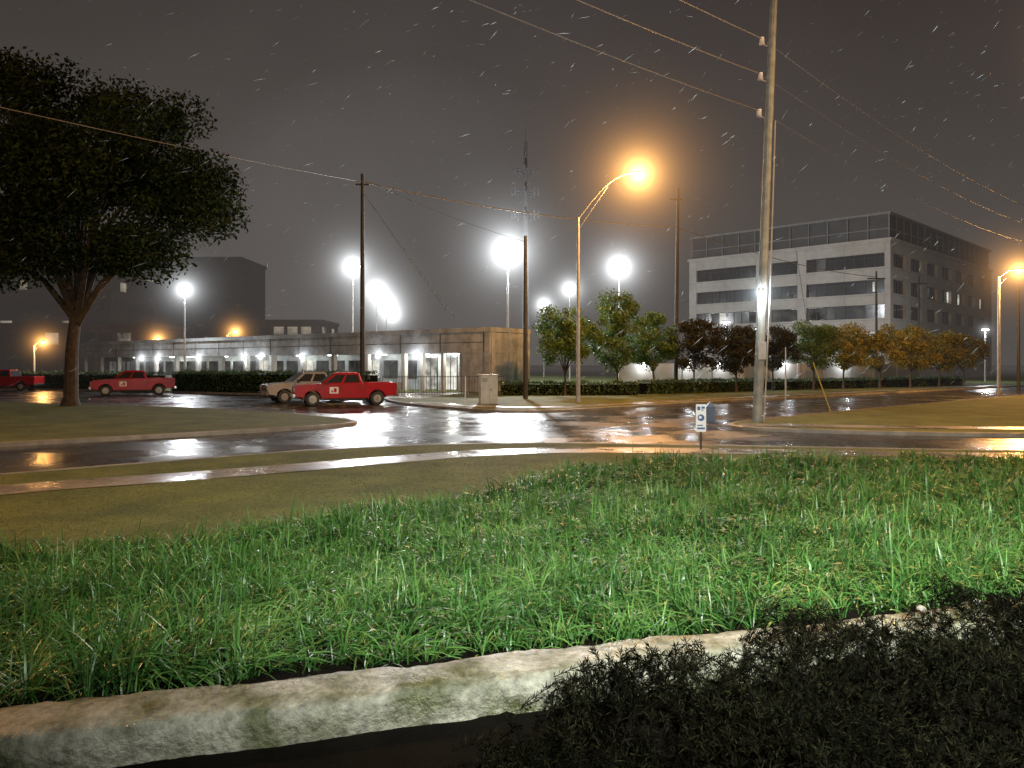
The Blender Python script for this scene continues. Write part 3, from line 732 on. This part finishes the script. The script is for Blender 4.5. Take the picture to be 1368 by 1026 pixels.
pickup((-29.7,60.5,0),math.radians(206),M_red)
pickup((-46.4,70.6,0),math.radians(186),M_red)

# ------------------------------------------------------------ street furniture
cb=group('utility_cabinet',(-1.35,43.6,.12),math.radians(12)); m=MB(); m.box(-.48,.48,-.35,.35,.08,1.65); m.box(-.52,.52,-.39,.39,1.65,1.73); m.obj('housing',M_cab,cb,bevel=.02)
m=MB(); m.box(-.56,.56,-.43,.43,0,.08); m.obj('plinth',M_kerb,cb); m=MB(); m.box(-.005,.005,-.354,-.351,.12,1.6); m.box(.08,.12,-.37,-.351,.8,.95)
for i in range(5): m.box(-.4,-.1,-.356,-.351,1.3+i*.05,1.32+i*.05)
m.obj('door_details',M_dark,cb)
sg=group('small_sign',(5.05,20.6,.1),math.radians(-8)); m=MB(); m.tube([(0,.03,-.1),(0,.03,1.0)],.025,8); m.obj('post',M_dark,sg)
m=MB(); m.box(-.135,.135,-.01,.01,.5,1.24); m.obj('panel',M_white,sg,bevel=.008)
m=MB(); m.box(-.10,-.02,-.016,-.0115,1.08,1.18); m.box(.01,.1,-.016,-.0115,1.12,1.18); m.box(.01,.06,-.016,-.0115,1.07,1.1)
m.tube([(0,-.0115,.88),(0,-.016,.88)],.09,20); m.box(-.1,.1,-.016,-.0115,.57,.62); m.box(-.1,.05,-.016,-.0115,.66,.69); m.obj('symbols',M_blue,sg)
m=MB(); m.tube([(-.02,-.0165,.89),(-.02,-.019,.89)],.04,12); m.obj('symbol_inset',M_white,sg)
pb=group('utility_pedestal',(8.3,32.3,.0)); m=MB(); m.box(-.17,.17,-.15,.15,0,.62); m.add([(-.2,-.18,.62),(.2,-.18,.62),(.2,.18,.62),(-.2,.18,.62),(0,0,.86)],[(0,1,2,3),(0,1,4),(1,2,4),(2,3,4),(3,0,4)]); m.obj('housing',M_bgrey,pb,bevel=.01)

# ------------------------------------------------------------ falling rain / sleet
n=2200; D=rng.uniform(5,34,n); X=rng.uniform(-.72,.72,n)*D; Z=2.4+rng.uniform(-.03,.5,n)*D
d=np.array([.80,.1,.55])[None,:]+rng.normal(0,.24,(n,3)); d/=np.linalg.norm(d,axis=1)[:,None]
Ln=rng.uniform(.03,.15,(n,1))*(.5+D[:,None]/20); b=np.cross(d,np.array([0,1.,0])); b/=np.linalg.norm(b,axis=1)[:,None]; c_=np.cross(d,b)
wv=rng.uniform(.0006,.0016,(n,1)); C=np.stack([X,D,Z],1)
V=np.stack([C-d*Ln,C+b*wv,C+c_*wv,C-b*wv,C-c_*wv,C+d*Ln*.5],1)
base=(np.arange(n)*6)[:,None]; Fk=[(0,1,2),(0,2,3),(0,3,4),(0,4,1),(5,2,1),(5,3,2),(5,4,3),(5,1,4)]
F=np.concatenate([base+np.array(f)[None,:] for f in Fk],0)
mr=pmat('rain_drops',(.26,.27,.28),(.18,.19,.2),1,.4,spec=.3)
npmesh('rain',V,F,mr)
print('done')
